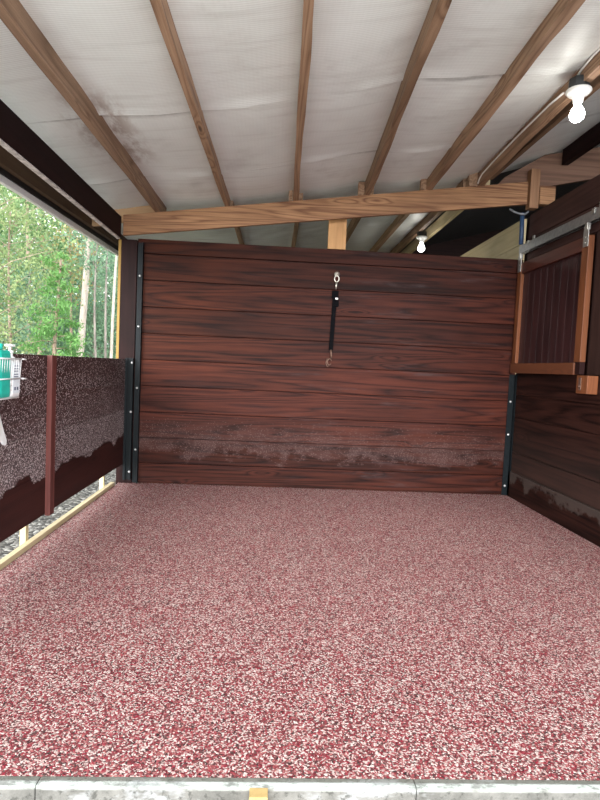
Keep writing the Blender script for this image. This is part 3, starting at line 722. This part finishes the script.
def tree(x, y, h, r, label, leafm, barkm, nleaf, size, trunk_r=.08, lean=(0, 0), crown0=.3, kind='broad', group=None, name='forest_tree', cat='tree'):
    root = empty(name, (x, y, GROUND), label, cat, group)
    top = Vector((x+lean[0]*h, y+lean[1]*h, GROUND+h)); base = Vector((x, y, GROUND))
    mb = MB(); pts = []; rad = []
    for k in range(9):
        u = k/8; p = base.lerp(top, u)+Vector((.05*math.sin(u*5+x), .05*math.cos(u*4+y), 0)) * (u > 0)
        pts.append(p); rad.append(trunk_r*(1-.75*u)+.004)
    mb.tube(pts, rad, 8)
    tips = []; nb = 26 if kind != 'pole' else 9
    for k in range(nb):
        u = crown0+(1-crown0)*(k+.5)/nb; p = base.lerp(top, u); a = k*2.4+x
        if kind == 'cone': rr = r*(1-(u-crown0)/(1-crown0))*.95+.12; rise = -.12
        else: rr = r*math.sqrt(max(.08, 1-((u-(crown0+1)/2)/((1-crown0)/2+.05))**2)); rise = .55
        rr *= random.uniform(.75, 1.1)
        q = p+Vector((math.cos(a)*rr, math.sin(a)*rr, rise*rr))
        mid = p.lerp(q, .5)+Vector((0, 0, .10*rr))
        mb.tube([p, mid, q], [trunk_r*.20*(1-.5*u)+.003, trunk_r*.10+.002, .003], 5)
        tips.append((p, mid, q, rr))
    mb.build('trunk', barkm, root)
    P = []; CL = []
    for (p, mid, q, rr) in tips:
        m = max(3, int(nleaf/nb*(rr/max(r, .01))**1.0)) if kind != 'pole' else int(nleaf/nb)
        for c in range(7):                                # leaf clumps along the outer branch
            u = random.uniform(.3, 1.05); ctr = p.lerp(q, u)+Vector(rng.normal(size=3)*rr*.17)
            k = m//7+1; sg = rr*.11+.035
            pts_ = rng.normal(size=(k, 3))*np.array([sg, sg, sg*(.45 if kind == 'cone' else .7)])+np.array(ctr)
            P.append(pts_); CL.append(np.full(k, random.random()))
    leaf_mesh('foliage', np.concatenate(P), size, leafm, root, aspect=.28 if kind == 'cone' else .55, droop=.8 if kind == 'cone' else .3, cl=np.concatenate(CL))
    return root
LM = {'yellow': leafmat('yellow_green_leaves', (.10, .17, .06), (.40, .48, .22)), 'bright': leafmat('bright_green_needles', (.075, .21, .05), (.23, .44, .14)),
      'blue': leafmat('grey_green_leaves', (.06, .15, .09), (.33, .49, .31)), 'mid': leafmat('mid_green_leaves', (.05, .13, .045), (.30, .44, .20)),
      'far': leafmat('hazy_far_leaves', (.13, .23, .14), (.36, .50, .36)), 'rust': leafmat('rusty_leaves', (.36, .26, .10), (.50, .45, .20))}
BK = {'pale': barkmat('pale_bark', (.34, .29, .245), (.58, .51, .45)), 'brown': barkmat('brown_bark', (.20, .14, .10), (.42, .33, .26)), 'grey': barkmat('grey_bark', (.17, .15, .13), (.33, .295, .26))}
def at(px, Y): return (-.497+.00181*px)*Y                # bearing of a photo column at eye level -> x at depth Y
def T(px, Y, *a, **k): return tree(at(px, Y), Y, *a, **k)
T(72.5, 13.0, 10.5, 1.2, 'tall pale bare trunk leaning right, tallest trunk seen over the half wall', LM['mid'], BK['pale'], 2600, .10, .092, (.080, 0), .72)
T(95, 12.6, 5.0, .8, 'thin pale trunk just right of the tall pale trunk', LM['blue'], BK['grey'], 1500, .09, .03, (.0, 0), .62)
T(103, 13.0, 7.0, 1.0, 'slender grey trunk between the tall pale trunk and the corner post', LM['blue'], BK['grey'], 2200, .10, .03, (.02, 0), .62)
T(107, 12.4, 7.5, .9, 'slanting pale trunk beside the corner post', LM['blue'], BK['pale'], 1800, .09, .036, (.05, 0), .62)
T(10, 10.5, 4.0, 1.0, 'yellow-green leafy tree above the wire basket', LM['yellow'], BK['brown'], 3600, .065, .035, (0, 0), .25)
T(-25, 9.5, 4.6, 1.2, 'yellow-green tree left of the wire basket', LM['yellow'], BK['brown'], 3600, .065, .05, (0, 0), .2)
T(56, 9.8, 3.1, .80, 'bright green feathery conifer left of the tall pale trunk', LM['bright'], BK['brown'], 14000, .075, .05, (0, 0), .1, kind='cone', name='conifer')
T(31, 12.6, 3.2, .7, 'grey-green bushy sapling between yellow-green tree and conifer', LM['blue'], BK['grey'], 4500, .075, .03, (0, 0), .15)
T(28, 13.5, 6.2, 1.2, 'mid green tree rising behind the grey-green sapling', LM['mid'], BK['brown'], 5000, .10, .07, (0, 0), .35)
T(68, 16.5, 5.6, .9, 'rusty tinged tree behind the top of the conifer', LM['rust'], BK['brown'], 2400, .09, .05, (0, 0), .5)
T(120, 15.5, 4.4, 1.1, 'grey-green tree directly behind the corner post', LM['blue'], BK['grey'], 5200, .09, .05, (0, 0), .12)
T(92, 18, 5.0, 1.3, 'bushy blue-green tree behind the slender trunks', LM['blue'], BK['grey'], 5200, .11, .06, (0, 0), .1)
T(40, 18, 8.2, 1.6, 'tall mid green tree behind the conifer', LM['mid'], BK['brown'], 5200, .12, .10, (0, 0), .3)
T(-8, 15, 7.6, 1.7, 'tall green tree behind the yellow-green ones', LM['mid'], BK['brown'], 6500, .12, .10, (0, 0), .2)
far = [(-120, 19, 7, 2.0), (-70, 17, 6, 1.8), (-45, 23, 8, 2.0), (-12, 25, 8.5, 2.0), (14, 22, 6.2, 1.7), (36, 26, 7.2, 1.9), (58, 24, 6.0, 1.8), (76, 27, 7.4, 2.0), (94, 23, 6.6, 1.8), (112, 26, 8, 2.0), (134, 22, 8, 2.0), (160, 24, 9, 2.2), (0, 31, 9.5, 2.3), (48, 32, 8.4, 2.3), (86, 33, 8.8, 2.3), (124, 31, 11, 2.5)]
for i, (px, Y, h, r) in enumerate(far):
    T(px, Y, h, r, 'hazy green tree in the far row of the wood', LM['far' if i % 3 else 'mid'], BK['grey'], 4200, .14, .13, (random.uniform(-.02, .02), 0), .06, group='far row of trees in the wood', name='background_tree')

for i, px in enumerate((-60, -22, 6, 30, 52, 74, 92, 108, 128, 156)):
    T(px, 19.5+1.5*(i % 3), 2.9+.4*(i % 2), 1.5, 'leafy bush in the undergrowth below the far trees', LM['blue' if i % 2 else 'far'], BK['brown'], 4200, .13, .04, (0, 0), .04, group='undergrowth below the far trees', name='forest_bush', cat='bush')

# ------------------------------------------------------------------ daylight: bright overcast sky
w = bpy.data.worlds.new('overcast'); scene.world = w; w.use_nodes = True
t = NT(w.node_tree); bg = w.node_tree.nodes['Background']
tc = t.n('ShaderNodeTexCoord').outputs['Generated']
zz = t.n('ShaderNodeSeparateXYZ', {'Vector': tc}).outputs[2]
cl = t.noise(tc, 3.0, 4, .6)
c = t.mix(t.mr(cl, .35, .7), (.86, .93, 1.0), (1.0, 1.0, 1.0))
w.node_tree.links.new(c, bg.inputs['Color']); bg.inputs['Strength'].default_value = 1.0

# broad low sun added behind the camera to fill the deep interior
S = bpy.data.lights.new('fill_sun', 'SUN'); S.energy = 2.4; S.angle = math.radians(55); S.color = (1, .985, .96)
so = bpy.data.objects.new('fill_sun', S); COL.objects.link(so); so.location = (-3, -8, 8)
so.rotation_euler = Vector((.12, 1.0, -.40)).to_track_quat('-Z', 'Y').to_euler()

# ------------------------------------------------------------------ camera
yaw, pitch, roll, H, FPX = .049, .0607, .0447, 1.2, 540.0
cy_, sy_, cp, sp = math.cos(yaw), math.sin(yaw), math.cos(pitch), math.sin(pitch)
fwd = Vector((sy_*cp, cy_*cp, -sp)); r0 = Vector((cy_, -sy_, 0)); u0 = r0.cross(fwd)
rt = r0*math.cos(roll)+u0*math.sin(roll); up = u0*math.cos(roll)-r0*math.sin(roll)
cam = bpy.data.cameras.new('camera'); co = bpy.data.objects.new('camera', cam); COL.objects.link(co)
M = Matrix((rt, up, -fwd)).transposed().to_4x4(); M.translation = Vector((0, 0, H)); co.matrix_world = M
cam.sensor_fit = 'VERTICAL'; cam.sensor_height = 36; cam.lens = 36*FPX/800; cam.clip_start = .05; cam.clip_end = 300
scene.camera = co
